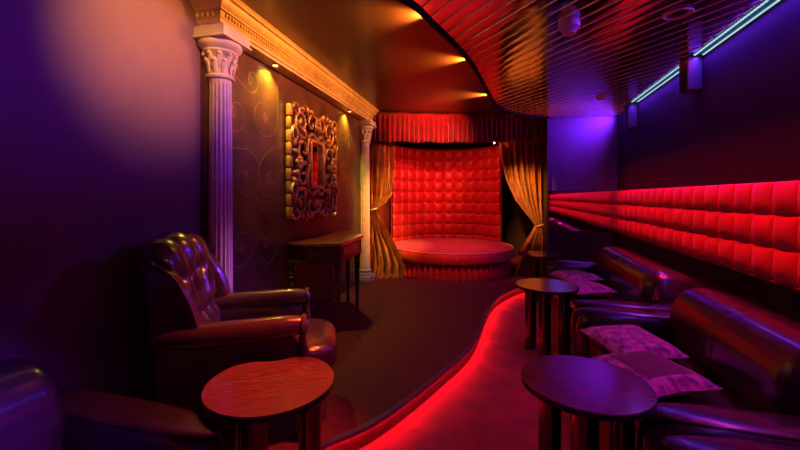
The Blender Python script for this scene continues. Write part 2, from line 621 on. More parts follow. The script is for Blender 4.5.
def column(s, label, group):
    p = Lw(s, 0.045, RZ)
    t = thing('fluted_column', label, 'column', p, WA, group)
    H = BZ - RZ
    bm = B()
    box(bm, -0.125, 0.125, -0.125, 0.125, 0, 0.10, 0.006)
    lathe(bm, [(0.118, 0.10), (0.122, 0.115), (0.118, 0.13), (0.102, 0.137), (0.098, 0.15), (0.104, 0.165), (0.106, 0.178), (0.094, 0.188), (0.088, 0.205)], 40)
    obj('base', bm, M['plaster'], t)
    bm = B()

    def fl(r, z, a):
        return r * (1 - 0.10 * max(0, abs(math.cos(a * 9)) ** 0.7 - 0.15)) if 0.24 < z < H - 0.37 else r
    zs = [0.205, 0.235, 0.2401, 0.5, 0.9, 1.3, 1.7, H - 0.3701, H - 0.365, H - 0.33]
    lathe(bm, [(0.086 - 0.012 * (z / H), z) for z in zs], 144, fn=fl)
    obj('shaft', bm, M['plaster'], t, angle=60)
    bm = B()
    lathe(bm, [(0.076, H - 0.335), (0.092, H - 0.33), (0.097, H - 0.318), (0.092, H - 0.306), (0.079, H - 0.30), (0.080, H - 0.24), (0.088, H - 0.19), (0.102, H - 0.165),
               (0.112, H - 0.16), (0.118, H - 0.15), (0.112, H - 0.138), (0.120, H - 0.132), (0.140, H - 0.115), (0.146, H - 0.10), (0.142, H - 0.085), (0.13, H - 0.08)], 48)
    for row, (z0, hh, na, off) in enumerate(((H - 0.295, 0.085, 10, 0), (H - 0.25, 0.085, 10, 0.5))):
        for i in range(na):
            a = 2 * PI * (i + off) / na
            ca, sa = math.cos(a), math.sin(a)
            pts, rr = [], []
            for q in range(8):
                u = q / 7
                r = 0.083 + 0.004 * row + 0.03 * u ** 2.2 + 0.006 * math.sin(u * PI)
                z = z0 + hh * math.sin(min(u * 1.15, 1.0) * PI / 2) - (0.014 if q == 7 else 0)
                pts.append((r * ca, r * sa, z))
                rr.append(0.006 + 0.014 * math.sin(PI * (0.15 + 0.75 * u)))
            tube(bm, pts, rr, 7, flat=((ca, sa, 0), 0.45))
    obj('capital', bm, M['plaster'], t)
    bm = B()
    box(bm, -0.15, 0.15, -0.15, 0.15, H - 0.08, H - 0.066, 0.004)
    box(bm, -0.14, 0.14, -0.14, 0.14, H - 0.07, H - 0.001, 0.004)
    obj('abacus', bm, M['plaster'], t)
    return t


column(2.2, 'fluted pink-lit column rising behind the tufted leather armchair', 'fluted columns flanking the alcove')
column(5.35, 'fluted orange-lit column between console table and gold curtain', 'fluted columns flanking the alcove')

# ------------------------------------------------------------------ recessed downlights in the soffit


def downlight(name, p, label, cat, r=0.045, lens=True, power=0, target=None, color=GOLDEN, angle=100, group=None):
    t = thing(name, label, cat, p, 0, group)
    bm = B()
    lathe(bm, [(r * 0.72, 0.006), (r * 0.74, -0.004), (r * 0.95, -0.008), (r, -0.004), (r, 0.0)], 28, cap=False)
    obj('trim_ring', bm, M['brass'] if lens else M['white_plastic'], t)
    bm = B()
    lathe(bm, [(r * 0.73, 0.004), (r * 0.6, 0.001), (0.004, -0.001)], 28)
    obj('lens', bm, M['lens'] if lens else M['lens_off'], t)
    if power:
        spot('downlight_beam', (p[0], p[1], p[2] - 0.02), target, power, color, angle, 1.0, 0.02)
    return t


for s, dd, lab in ((2.86, 0.07, 'small lit downlight in the soffit nearest the front column'), (4.66, 0.07, 'small lit downlight in the soffit beyond the carved mirror')):
    p = Lw(s, dd, BZ - 0.001)
    q = Lw(s - 0.05, -0.25, 1.3)
    downlight('ceiling_downlight', p, lab, 'downlight', 0.035, True, 62, q, GOLDEN, 118, 'soffit downlights')

# rim spotlights hidden above the slatted ceiling's edge, grazing the brown ceiling
rims = [(-0.98, 1.62, 'off'), (-0.475, 2.73, 'small amber spotlight on the ceiling rim highest in the photo'), (-0.278, 3.72, 'small amber spotlight midway along the curved ceiling rim'),
        (-0.148, 5.08, 'small amber spotlight on the ceiling rim closest to the stage')]
for i, (x, y, lab) in enumerate(rims):
    if lab == 'off':
        lab = 'amber spotlight on the ceiling rim beside the camera, out of the picture'
    t = thing('rim_spotlight', lab, 'spotlight', (x - 0.032, y, 2.722), 0, 'amber rim spotlights')
    bm = B()
    tube(bm, [(0.028, 0, 0), (-0.015, 0, 0)], 0.015, 14)
    obj('housing', bm, M['black'], t)
    bm = B()
    tube(bm, [(-0.0155, 0, 0), (-0.018, 0, 0)], 0.011, 14)
    obj('lens', bm, M['lens'], t)
    if i:
        spot('rim_beam', (x - 0.06, y, 2.722), (x - 1.8, y - 0.25, 2.80), 150, AMBER, 88, 1.0, 0.012)
    else:
        spot('rim_beam', (x - 0.06, y, 2.722), (-2.02, 1.72, 2.32), 170, (1.0, 0.40, 0.09), 60, 1.0, 0.02)

# ------------------------------------------------------------------ carved mirror
c = Lw(3.69, 0.012, 1.17)
t = thing('carved_wall_mirror', 'square gold carved scrollwork mirror on the painted wall', 'mirror', c, WA)
HW, HH = 0.57, 0.575


def sc_pts(cy, cz, r0, r1, a0, a1, n=26):
    return [(0.035, cy + (r0 + (r1 - r0) * i / n) * math.cos(a0 + (a1 - a0) * i / n), cz + (r0 + (r1 - r0) * i / n) * math.sin(a0 + (a1 - a0) * i / n)) for i in range(n + 1)]


bm = B()
Cz = HH
for sy in (-1, 1):
    for sz in (-1, 1):
        def add(pts, r, rt=None, x=0.0):
            q = [(px + x, sy * py, Cz + sz * pz) for (px, py, pz) in pts]
            rr = [r + ((rt if rt is not None else r) - r) * i / (len(q) - 1) for i in range(len(q))]
            tube(bm, q, rr, 8, flat=((1, 0, 0), 1.0))
        add(sc_pts(0.33, 0.40, 0.15, 0.025, -2.2, 2 * PI + 1.0, 44), 0.024, 0.014)      # corner volute
        add(sc_pts(0.30, 0.13, 0.13, 0.02, -1.9, 5.6, 36), 0.022, 0.012, 0.012)          # side volute
        add(sc_pts(0.12, 0.43, 0.115, 0.02, 3.5, -3.6, 36), 0.021, 0.012, 0.012)         # top volute
        add(sc_pts(0.47, 0.26, 0.085, 0.015, 1.4, -4.4, 30), 0.018, 0.010, 0.02)
        add(sc_pts(0.45, 0.50, 0.075, 0.015, 0.2, 6.2, 26), 0.018, 0.010, 0.015)
        add([(0.03, 0.16 + 0.05 * math.sin(i / 10 * PI), 0.0 + i / 10 * 0.30) for i in range(11)], 0.024, 0.018, 0.01)
        add([(0.03, i / 10 * 0.22, 0.27 + 0.05 * math.sin(i / 10 * PI) ** 2) for i in range(11)], 0.022, 0.018, 0.016)
        # acanthus leaves
        for (ly, lz, ang, ln) in ((0.25, 0.27, 0.8, 0.13), (0.42, 0.36, 2.2, 0.12), (0.22, 0.50, 1.2, 0.11), (0.40, 0.09, 0.2, 0.12), (0.36, 0.22, -0.6, 0.10), (0.05, 0.36, 1.4, 0.10),
                                  (0.49, 0.15, 1.57, 0.09), (0.10, 0.54, 0.1, 0.10), (0.29, 0.53, 0.1, 0.10)):
            pts = [(0.035 + 0.03 * math.sin(i / 6 * PI), ly + ln * i / 6 * math.cos(ang), lz + ln * i / 6 * math.sin(ang)) for i in range(7)]
            q = [(px, sy * py, Cz + sz * pz) for (px, py, pz) in pts]
            tube(bm, q, [0.008, 0.022, 0.028, 0.026, 0.02, 0.012, 0.004], 8, flat=((1, 0, 0), 0.6))
o = obj('carved_scrollwork', bm, M['gold_carve'], t)
for sy in (-1, 1):
    bm = B()
    nb = 9
    for i in range(nb):
        z0 = 0.02 + i * (2 * HH - 0.04) / nb
        ww = 0.045 if i % 2 else 0.065
        box(bm, 0.0, 0.05, sy * 0.565 - (ww if sy > 0 else 0), sy * 0.565 + (0 if sy > 0 else ww), z0, z0 + 0.115, 0.014, 2)
    obj('side_moulding', bm, M['gold_carve'], t)
bm = B()
for (y0, y1, z0, z1) in ((-0.17, -0.125, 0.33, 0.83), (0.125, 0.17, 0.33, 0.83), (-0.17, 0.17, 0.80, 0.845), (-0.17, 0.17, 0.315, 0.36)):
    box(bm, 0.02, 0.07, y0, y1, z0, z1, 0.012, 2)
obj('inner_frame', bm, M['gold_carve'], t)
bm = B()
box(bm, 0.022, 0.03, -0.14, 0.14, 0.33, 0.83)
obj('mirror_pane', bm, M['mirror'], t, smooth=False)
for (yy, zz) in ((0, 1.02), (0, 0.13), (-0.40, HH), (0.40, HH)):
    bm = B()
    for i in range(8):
        a = 2 * PI * i / 8
        soft(bm, (0.06, yy + 0.045 * math.cos(a), zz + 0.045 * math.sin(a)), (0.04, 0.06, 0.06), 2, 3)
    soft(bm, (0.075, yy, zz), (0.04, 0.05, 0.05), 2, 3)
    obj('rosette', bm, M['gold_carve'], t)

# ------------------------------------------------------------------ console table (half-octagon, turned legs)
cx, cy = -1.77, 3.70
t = thing('console_table', 'dark carved half-octagon console table with turned legs under the carved mirror', 'table', (cx, cy, RZ))
outl = [(-2.00, 3.17), (-1.80, 3.10), (-1.47, 3.22), (-1.545, 3.98), (-1.85, 4.36), (-2.045, 4.38)]
loc = [(x - cx, y - cy) for x, y in outl]


def inset(P, k):
    mx = sum(p[0] for p in P) / len(P)
    my = sum(p[1] for p in P) / len(P)
    return [(mx + (p[0] - mx) * k, my + (p[1] - my) * k) for p in P]


bm = B()
prism(bm, loc, 0.815, 0.85, bev=0.008)
obj('tabletop', bm, M['table_top'], t)
ap = inset(loc, 0.93)
bm = B()
prism(bm, ap, 0.665, 0.818)
prism(bm, inset(loc, 0.965), 0.655, 0.675, bev=0.004)
obj('apron', bm, M['dark_wood'], t, smooth=False)
for a, b in ((1, 2), (2, 3), (3, 4)):
    A, Bv = Vector(ap[a]), Vector(ap[b])
    d = (Bv - A).normalized()
    nrm = Vector((d.y, -d.x))
    bm = B()
    L_ = (Bv - A).length
    A2, B2 = A + d * 0.05 + nrm * 0.003, Bv - d * 0.05 + nrm * 0.003
    for z in (0.70, 0.79):
        tube(bm, [(A2.x, A2.y, z), (B2.x, B2.y, z)], 0.006, 6)
    for q in (A2, B2):
        tube(bm, [(q.x, q.y, 0.70), (q.x, q.y, 0.79)], 0.006, 6)
    obj('drawer_moulding', bm, M['dark_wood'], t)
lp = [(0.016, 0.0), (0.022, 0.02), (0.018, 0.045), (0.014, 0.06), (0.022, 0.075), (0.025, 0.085), (0.016, 0.10), (0.018, 0.12), (0.026, 0.42), (0.028, 0.46), (0.018, 0.475), (0.032, 0.49),
      (0.034, 0.505), (0.018, 0.52), (0.032, 0.535), (0.03, 0.555), (0.022, 0.57), (0.034, 0.60), (0.038, 0.63), (0.038, 0.665)]
for (x, y) in ((-1.99, 3.22), (-1.53, 3.27), (-1.60, 3.93), (-1.86, 4.27), (-2.01, 4.3)):
    bm = B()
    lathe(bm, lp, 18, (x - cx, y - cy))
    obj('leg', bm, M['dark_wood'], t)

# ------------------------------------------------------------------ stage: bed, headboard, curtains, valance
bc = (-0.94, 6.76)
BR = 1.09
t = thing('round_bed', 'round red velvet stage bed with pleated skirt', 'bed', (bc[0], bc[1], RZ))
bm = B()
lathe(bm, [(BR - 0.14, 0.235), (BR - 0.02, 0.24), (BR, 0.265), (BR + 0.004, 0.32), (BR, 0.385), (BR - 0.02, 0.41), (BR - 0.08, 0.43), (BR - 0.3, 0.445), (0.4, 0.46), (0.02, 0.465)], 72)
obj('mattress', bm, M['velvet'], t)
bm = B()
tube(bm, [((BR - 0.012) * math.cos(a * PI / 45), (BR - 0.012) * math.sin(a * PI / 45), 0.412) for a in range(91)], 0.008, 6, cap=False)
obj('piping', bm, M['piping'], t)
bm = B()
rs = random.Random(3)
ph = [rs.uniform(-0.3, 0.3) for _ in range(400)]


def skirt(u, v):
    a = 2 * PI * u
    kk = u * 64
    amp = (0.008 + 0.034 * (1 - v))
    r = BR - 0.085 + amp * math.sin(2 * PI * kk + ph[int(kk) % 64]) + 0.02 * (1 - v)
    return (r * math.cos(a), r * math.sin(a), 0.004 + v * 0.25)


grid(bm, skirt, 64 * 8, 6, close_u=True)
obj('skirt', bm, M['skirt'], t)

# curved tufted headboard
hp = catmull([(-2.13, 6.96, 0), (-1.78, 7.60, 0), (-1.22, 7.95, 0), (-0.58, 7.90, 0), (-0.06, 7.50, 0)], 16)
hp = resample(hp, 12 * 10)
hz0, hz1 = 0.40, 2.40
bm = B()
NC, NR = 12, 9


def puff(u, v, d):
    fu, fv = (u * NC) % 1, (v * NR) % 1
    if fu < 1e-4 or fv < 1e-4 or fu > 0.9999 or fv > 0.9999:
        return 0
    return d * (math.sin(PI * fu) * math.sin(PI * fv)) ** 0.33


def hb(u, v):
    i = int(round(u * 120))
    p = hp[i]
    tt = (hp[min(i + 1, 120)] - hp[max(i - 1, 0)]).normalized()
    nr = Vector((tt.y, -tt.x, 0))
    return p + nr * (0.05 + puff(u, v, 0.052)) + Vector((0, 0, hz0 + (hz1 - hz0) * v))


V = grid(bm, hb, 120, NR * 10)
off = [bm.verts.new((p.x, p.y, hz0)) for p in hp]
off2 = [bm.verts.new((p.x, p.y, hz1)) for p in hp]
for i in range(120):
    bm.faces.new((off[i], off[i + 1], off2[i + 1], off2[i]))
    bm.faces.new((V[0][i], V[0][i + 1], off[i + 1], off[i]))
    bm.faces.new((V[-1][i], V[-1][i + 1], off2[i + 1], off2[i]))
# legs down to the stage floor
for i in (8, 60, 112):
    p = hp[i]
    box(bm, p.x - 0.03, p.x + 0.03, p.y - 0.0, p.y + 0.05, RZ, hz0 + 0.05)
o = obj('tufted_headboard', bm, M['satin'], angle=75)
tag(o, 'tall curved red tufted headboard panel behind the round bed', 'headboard')


def interp(tab, v):
    for a, b in zip(tab, tab[1:]):
        if a[0] >= v >= b[0]:
            f = (a[0] - v) / (a[0] - b[0])
            f = f * f * (3 - 2 * f) if False else f
            return [x + (y - x) * f for x, y in zip(a, b)]
    return list(tab[-1])


def drape(bm, tab, pl, amp, thick=0.006, nu=110, nv=60, seed=1):
    """tab rows: z, xl, yl, xr, yr, from the top down"""
    rr = random.Random(seed)
    phs = [rr.uniform(0, 6.28) for _ in range(4)]
    z0, z1 = tab[0][0], tab[-1][0]

    def f(u, v):
        z = z0 + (z1 - z0) * v
        q = interp(tab, z)
        a, b = Vector((q[1], q[2], z)), Vector((q[3], q[4], z))
        p = a.lerp(b, u)
        d = (b - a)
        wd = d.length
        nr = Vector((d.y, -d.x, 0)).normalized()
        A = min(amp, wd * 0.19)
        h = math.sin(2 * PI * pl * u + phs[0] + 0.8 * math.sin(v * 3 + phs[1])) + 0.45 * math.sin(2 * PI * pl * 1.83 * u + phs[2] + 2.2 * v) + 0.3 * math.sin(2 * PI * 0.6 * pl * u + 5 * v + phs[3])
        sag = 0.015 * math.sin(9 * v + 5 * u + phs[3])
        return p + nr * (A * h) + Vector((0, 0, sag * (1 if 0.03 < v < 0.97 else 0)))
    V = grid(bm, f, nu, nv)
    bmesh.ops.solidify(bm, geom=bm.faces[:], thickness=thick)


def px(x, y_):
    """X on the line of sight of image column x at depth y_"""
    u = (x - 400) / 375
    cs, sn = math.cos(YAW), math.sin(YAW)
    return y_ * (u * cs - sn) / (u * sn + cs)


t = thing('stage_curtain', 'gold damask stage curtain tied back beside the orange-lit column', 'curtain', (-1.95, 5.80, RZ), 0, 'gold stage curtains')


def rel(tab, o):
    return [(a - o[2], b - o[0], c_ - o[1], d - o[0], e - o[1]) for a, b, c_, d, e in tab]


o3 = (-1.95, 5.80, RZ)
up = [(2.36, -2.06, 5.66, -1.79, 5.92), (1.9, -2.07, 5.66, -1.77, 5.92), (1.6, -2.06, 5.66, -1.79, 5.90), (1.42, -2.06, 5.66, -1.79, 5.87), (1.28, -2.06, 5.64, -1.88, 5.80), (1.19, -2.06, 5.64, -2.00, 5.71)]
lowr = [(1.20, -2.06, 5.64, -2.00, 5.71), (1.05, -2.07, 5.62, -1.93, 5.74), (0.85, -2.07, 5.60, -1.84, 5.76), (0.55, -2.07, 5.56, -1.66, 5.78), (0.32, -2.08, 5.53, -1.55, 5.78), (0.13, -2.10, 5.50, -1.56, 5.75)]
bm = B()
drape(bm, rel(up, o3), 5, 0.055, seed=4)
obj('upper_drape', bm, M['damask'], t, angle=80)
bm = B()
drape(bm, rel(lowr, o3), 5, 0.065, seed=9)
obj('lower_drape', bm, M['damask'], t, angle=80)
bm = B()
tube(bm, [(-2.03 + 0.065 * math.cos(a) - o3[0], 5.675 + 0.065 * math.sin(a) - o3[1], 1.195 - o3[2] + 0.02 * math.cos(a)) for a in [i * PI / 10 for i in range(21)]], 0.016, 8, cap=False)
obj('tieback', bm, M['tie'], t)

o4 = (0.40, 6.58, RZ)
t = thing('stage_curtain', 'gold damask stage curtain swept towards the violet back wall', 'curtain', o4, 0, 'gold stage curtains')
Y4 = 6.62
up = [(2.33, px(499, Y4), Y4 - 0.03, 0.58, Y4 + 0.02), (2.03, px(501, Y4), Y4 - 0.03, 0.585, Y4 + 0.02), (1.69, px(506, Y4), Y4 - 0.03, 0.585, Y4 + 0.02), (1.35, px(515, Y4), Y4 - 0.04, 0.585, Y4 + 0.02),
      (1.09, px(526, Y4), Y4 - 0.04, 0.585, Y4), (0.92, px(535, Y4), Y4 - 0.03, 0.585, Y4)]
lowr = [(0.93, px(535, Y4), Y4 - 0.03, 0.585, Y4), (0.75, px(529, Y4), Y4 - 0.08, 0.585, Y4 - 0.02), (0.50, px(522, Y4), Y4 - 0.14, 0.585, Y4 - 0.04), (0.29, px(517, Y4), Y4 - 0.17, 0.585, Y4 - 0.06),
        (0.13, px(515, Y4), Y4 - 0.18, 0.58, Y4 - 0.06)]
bm = B()
drape(bm, rel(up, o4), 6.5, 0.05, seed=14)
obj('upper_drape', bm, M['damask'], t, angle=80)
bm = B()
drape(bm, rel(lowr, o4), 6.0, 0.05, seed=19)
obj('lower_drape', bm, M['damask'], t, angle=80)
bm = B()
tube(bm, [(0.542 - o4[0] + 0.06 * math.cos(a), 6.61 - o4[1] + 0.055 * math.sin(a), 0.925 - o4[2] + 0.02 * math.cos(a)) for a in [i * PI / 10 for i in range(21)]], 0.016, 8, cap=False)
obj('tieback', bm, M['tie'], t)

# valance
vp = resample(catmull([(-2.04, 5.46, 0), (-1.5, 5.76, 0), (-0.9, 5.98, 0), (-0.3, 6.13, 0), (0.2, 6.25, 0), (0.60, 6.30, 0)], 12), 640)
vt = thing('stage_valance', 'gathered red valance running across the top of the stage', 'valance', (-0.7, 6.0, 2.28))
bm = B()
vr = random.Random(5)
vph = [vr.uniform(-0.6, 0.6) for _ in range(80)]
vam = [vr.uniform(0.6, 1.3) for _ in range(80)]


def vf(u, v):
    i = int(round(u * 640))
    p = vp[i]
    tt = (vp[min(i + 1, 640)] - vp[max(i - 1, 0)]).normalized()
    nr = Vector((tt.y, -tt.x, 0))
    kk = u * 36
    big = math.sin(2 * PI * kk + vph[int(kk)] * math.sin(PI * (kk % 1))) * vam[int(kk)]
    small = math.sin(2 * PI * u * 150)
    h = 0.015 + 0.06 * (v ** 0.7) * big if v > 0.12 else 0.012 + 0.006 * small
    return p + nr * h + Vector((0.7, -6.0, 0.46 * (1 - v) - 0.01 + 0.008 * math.sin(u * 40) - 0.016 * v * big))


grid(bm, vf, 640, 12)
bmesh.ops.solidify(bm, geom=bm.faces[:], thickness=0.006)
obj('gathered_cloth', bm, M['valance'], vt, angle=80)
bm = B()
q = [(p.x + 0.7, p.y - 6.0 + 0.03, 0.455) for p in vp[::8]]
tube(bm, q, 0.014, 8)
obj('rail', bm, M['black'], vt)

# little spotlight fixture under the valance
t = thing('stage_spotlight', 'small black spotlight peeking out under the valance', 'spotlight', (-0.17, 6.45, 2.30))
bm = B()
tube(bm, [(0, 0.05, 0.0), (0, -0.05, 0.0)], 0.035, 16)
obj('housing', bm, M['black'], t)
bm = B()
tube(bm, [(0, -0.05, 0), (0, -0.055, 0)], 0.016, 12)
obj('lens', bm, M['lens'], t)
bm = B()
tube(bm, [(0, 0, 0.03), (0, 0, 0.45)], 0.008, 8)
obj('stem', bm, M['black'], t)

# ------------------------------------------------------------------ padded strip on the right wall
ZS0, ZS1 = 0.895, 1.492
bm = B()
TL = 0.20
y_start, y_end = -3.0, 6.2
NT = int(round((y_end - y_start) / TL))
rr = random.Random(8)
sub = 12
for ti in range(NT):
    for tj in range(3):
        ya, yb = y_start + ti * TL, y_start + (ti + 1) * TL
        za, zb = ZS0 + tj * (ZS1 - ZS0) / 3, ZS0 + (tj + 1) * (ZS1 - ZS0) / 3
        k1 = rr.uniform(0.032, 0.040)

        def f(u, v, k1=k1, ya=ya, yb=yb, za=za, zb=zb):
            h = (max(0, math.sin(PI * (1 - math.cos(PI * u)) / 2)) ** 0.36) * (max(0, math.sin(PI * (1 - math.cos(PI * v)) / 2)) ** 0.45)
            u, v = (1 - math.cos(PI * u)) / 2, (1 - math.cos(PI * v)) / 2
            return (1.575 - k1 * h, ya + (yb - ya) * u, za + (zb - za) * v)
        grid(bm, f, sub, sub)
box(bm, 1.573, 1.5995, y_start, y_end - 0.001, ZS0, ZS1)
o = obj('padded_wall_panel', bm, M['satin'], angle=70)
tag(o, 'long red padded panel of square cushions along the dark wall', 'wall panel')
bm = B()
box(bm, 1.565, 1.6, -3.05, 6.2, ZS0 - 0.018, ZS0 - 0.002, 0.004)
struct('trim_5', bm, M['riser'], smooth=False)

# mirror band on the back wall
t = thing('wall_mirror', 'dark wall mirror on the violet back wall reflecting the red panel', 'mirror', (1.10, 6.2, 0.86))
bm = B()
box(bm, -0.465, 0.47, -0.012, -0.002, 0.03, 0.64)
obj('mirror_pane', bm, M['mirror'], t, smooth=False)
bm = B()
box(bm, -0.465, 0.47, -0.022, -0.002, 0.018, 0.03)
obj('bottom_rail', bm, M['chrome'], t, smooth=False)

# ------------------------------------------------------------------ light strip along the right wall
for k_, (ya, yb, lab) in enumerate(((-3.0, 3.70, 'bright blue-white light strip at the ceiling running past the frame edge'), (3.90, 5.31, 'short blue-white light strip between the two wall speakers'))):
    t = thing('led_strip_light', lab, 'light strip', (1.557, (ya + yb) / 2, SZ), 0, 'ceiling light strips')
    L2 = (yb - ya) / 2
    bm = B()
    box(bm, -0.036, 0.042, -L2, L2, -0.008, -0.002)
    obj('diffuser', bm, M['led_cyan'], t, smooth=False)
    bm = B()
    box(bm, 0.032, 0.042, -L2, L2, -0.014, -0.008)
    obj('light_line', bm, M['led_white'], t, smooth=False)
    bm = B()
    n = int(2 * L2 / 0.034)
    for i in range(n):
        y = -L2 + 0.008 + i * 2 * L2 / n
        box(bm, -0.034, -0.02, y, y + 0.018, -0.014, -0.008)
    o = obj('diode_row', bm, M['led_white'], t, smooth=False)

# ------------------------------------------------------------------ speakers, detectors


def speaker(y0, y1, z0, lab):
    t = thing('wall_speaker', lab, 'speaker', (1.6, (y0 + y1) / 2, z0), 0, 'wall speakers')
    hy = (y1 - y0) / 2
    bm = B()
    box(bm, -0.106, -0.002, -hy, hy, 0.0, SZ - z0 - 0.004, 0.006)
    obj('cabinet', bm, M['speaker'], t)
    bm = B()
    box(bm, -0.114, -0.106, -hy + 0.01, hy - 0.01, 0.012, SZ - z0 - 0.016, 0.003)
    obj('grille', bm, M['grille'], t)


speaker(3.72, 3.88, 2.31, 'small wall speaker at the ceiling, nearer the camera, breaking the light strip')
speaker(5.33, 5.50, 2.28, 'small wall speaker at the ceiling in the corner by the violet wall')

t = thing('smoke_detector', 'violet-lit round smoke detector with ribbed lower cage on the slatted ceiling', 'smoke detector', (0.42, 2.77, SZ), 0)
bm = B()
lathe(bm, [(0.064, 0.0), (0.066, -0.008), (0.064, -0.018)], 32)
obj('base', bm, M['white_plastic'], t)
bm = B()
lathe(bm, [(0.058, -0.016), (0.068, -0.022), (0.070, -0.036), (0.066, -0.046), (0.05, -0.054), (0.044, -0.056)], 32)
obj('body', bm, M['white_plastic'], t)
bm = B()
for i in range(12):
    a = 2 * PI * i / 12
    tube(bm, [(0.042 * math.cos(a), 0.042 * math.sin(a), -0.054), (0.038 * math.cos(a), 0.038 * math.sin(a), -0.086)], 0.007, 6)
lathe(bm, [(0.024, -0.054), (0.024, -0.082), (0.041, -0.084), (0.038, -0.09), (0.01, -0.092)], 28)
obj('sensor_cage', bm, M['white_plastic'], t)
downlight('ceiling_downlight', (1.085, 2.84, SZ - 0.006), 'unlit round ring downlight in the slatted ceiling near the light strip', 'downlight', 0.085, False)
t = thing('smoke_detector', 'small round detector on the slatted ceiling before the violet back wall', 'smoke detector', (1.10, 4.95, SZ), 0)
bm = B()
lathe(bm, [(0.055, 0.0), (0.055, -0.012), (0.05, -0.016)], 28)
obj('base', bm, M['white_plastic'], t)
bm = B()
lathe(bm, [(0.046, -0.015), (0.044, -0.03), (0.03, -0.04), (0.01, -0.043)], 28)
obj('body', bm, M['white_plastic'], t)

# ------------------------------------------------------------------ round bar tables
TZ = 0.62


def bar_table(loc, label, rot=0, R=0.28, kidney=False, ang0=0.0):
    t = thing('bar_table', label, 'table', (loc[0], loc[1], 0), rot, 'low round bar tables')
    bm = B()
    n = 72
    pts = []
    for i in range(n):
        a = 2 * PI * i / n
        r = R
        if kidney:
            d = (a - PI / 2 + PI) % (2 * PI) - PI
            r = R * (1 - 0.25 * math.exp(-(d / 0.42) ** 2))
        pts.append((r * math.cos(a), r * math.sin(a)))
    prism(bm, pts, TZ - 0.022, TZ, bev=0.004)
    obj('tabletop', bm, M['table_top'], t)
    bm = B()
    prism(bm, [(x * 1.008, y * 1.008) for x, y in pts], TZ - 0.024, TZ - 0.005)
    obj('edge_band', bm, M['black'], t)
    for i in range(3):
        a = ang0 + 2 * PI * i / 3
        x, y = 0.165 * math.cos(a), 0.165 * math.sin(a)
        bm = B()
        lathe(bm, [(0.056, 0.0), (0.056, 0.012), (0.05, 0.016), (0.05, TZ - 0.04), (0.062, TZ - 0.036), (0.062, TZ - 0.024)], 28, (x, y))
        obj('leg', bm, M['chrome'], t)
    return t


bar_table((-0.955, 1.385), 'kidney-shaped red-lit bar table in front of the tufted armchair', 0.55, 0.262, True, -1.9)
bar_table((0.325, 1.75), 'round bar table nearest the camera with a violet sheen on its top', 0, 0.255, False, -1.75)
bar_table((0.355, 3.57), 'round bar table beside the sofa arm, with the red carpet in front', 0, 0.265, False, -1.75)
bar_table((0.44, 5.50), 'round bar table farthest away, before the gold curtain and back wall', 0, 0.275, False, -1.9)

# ------------------------------------------------------------------ leather sofas


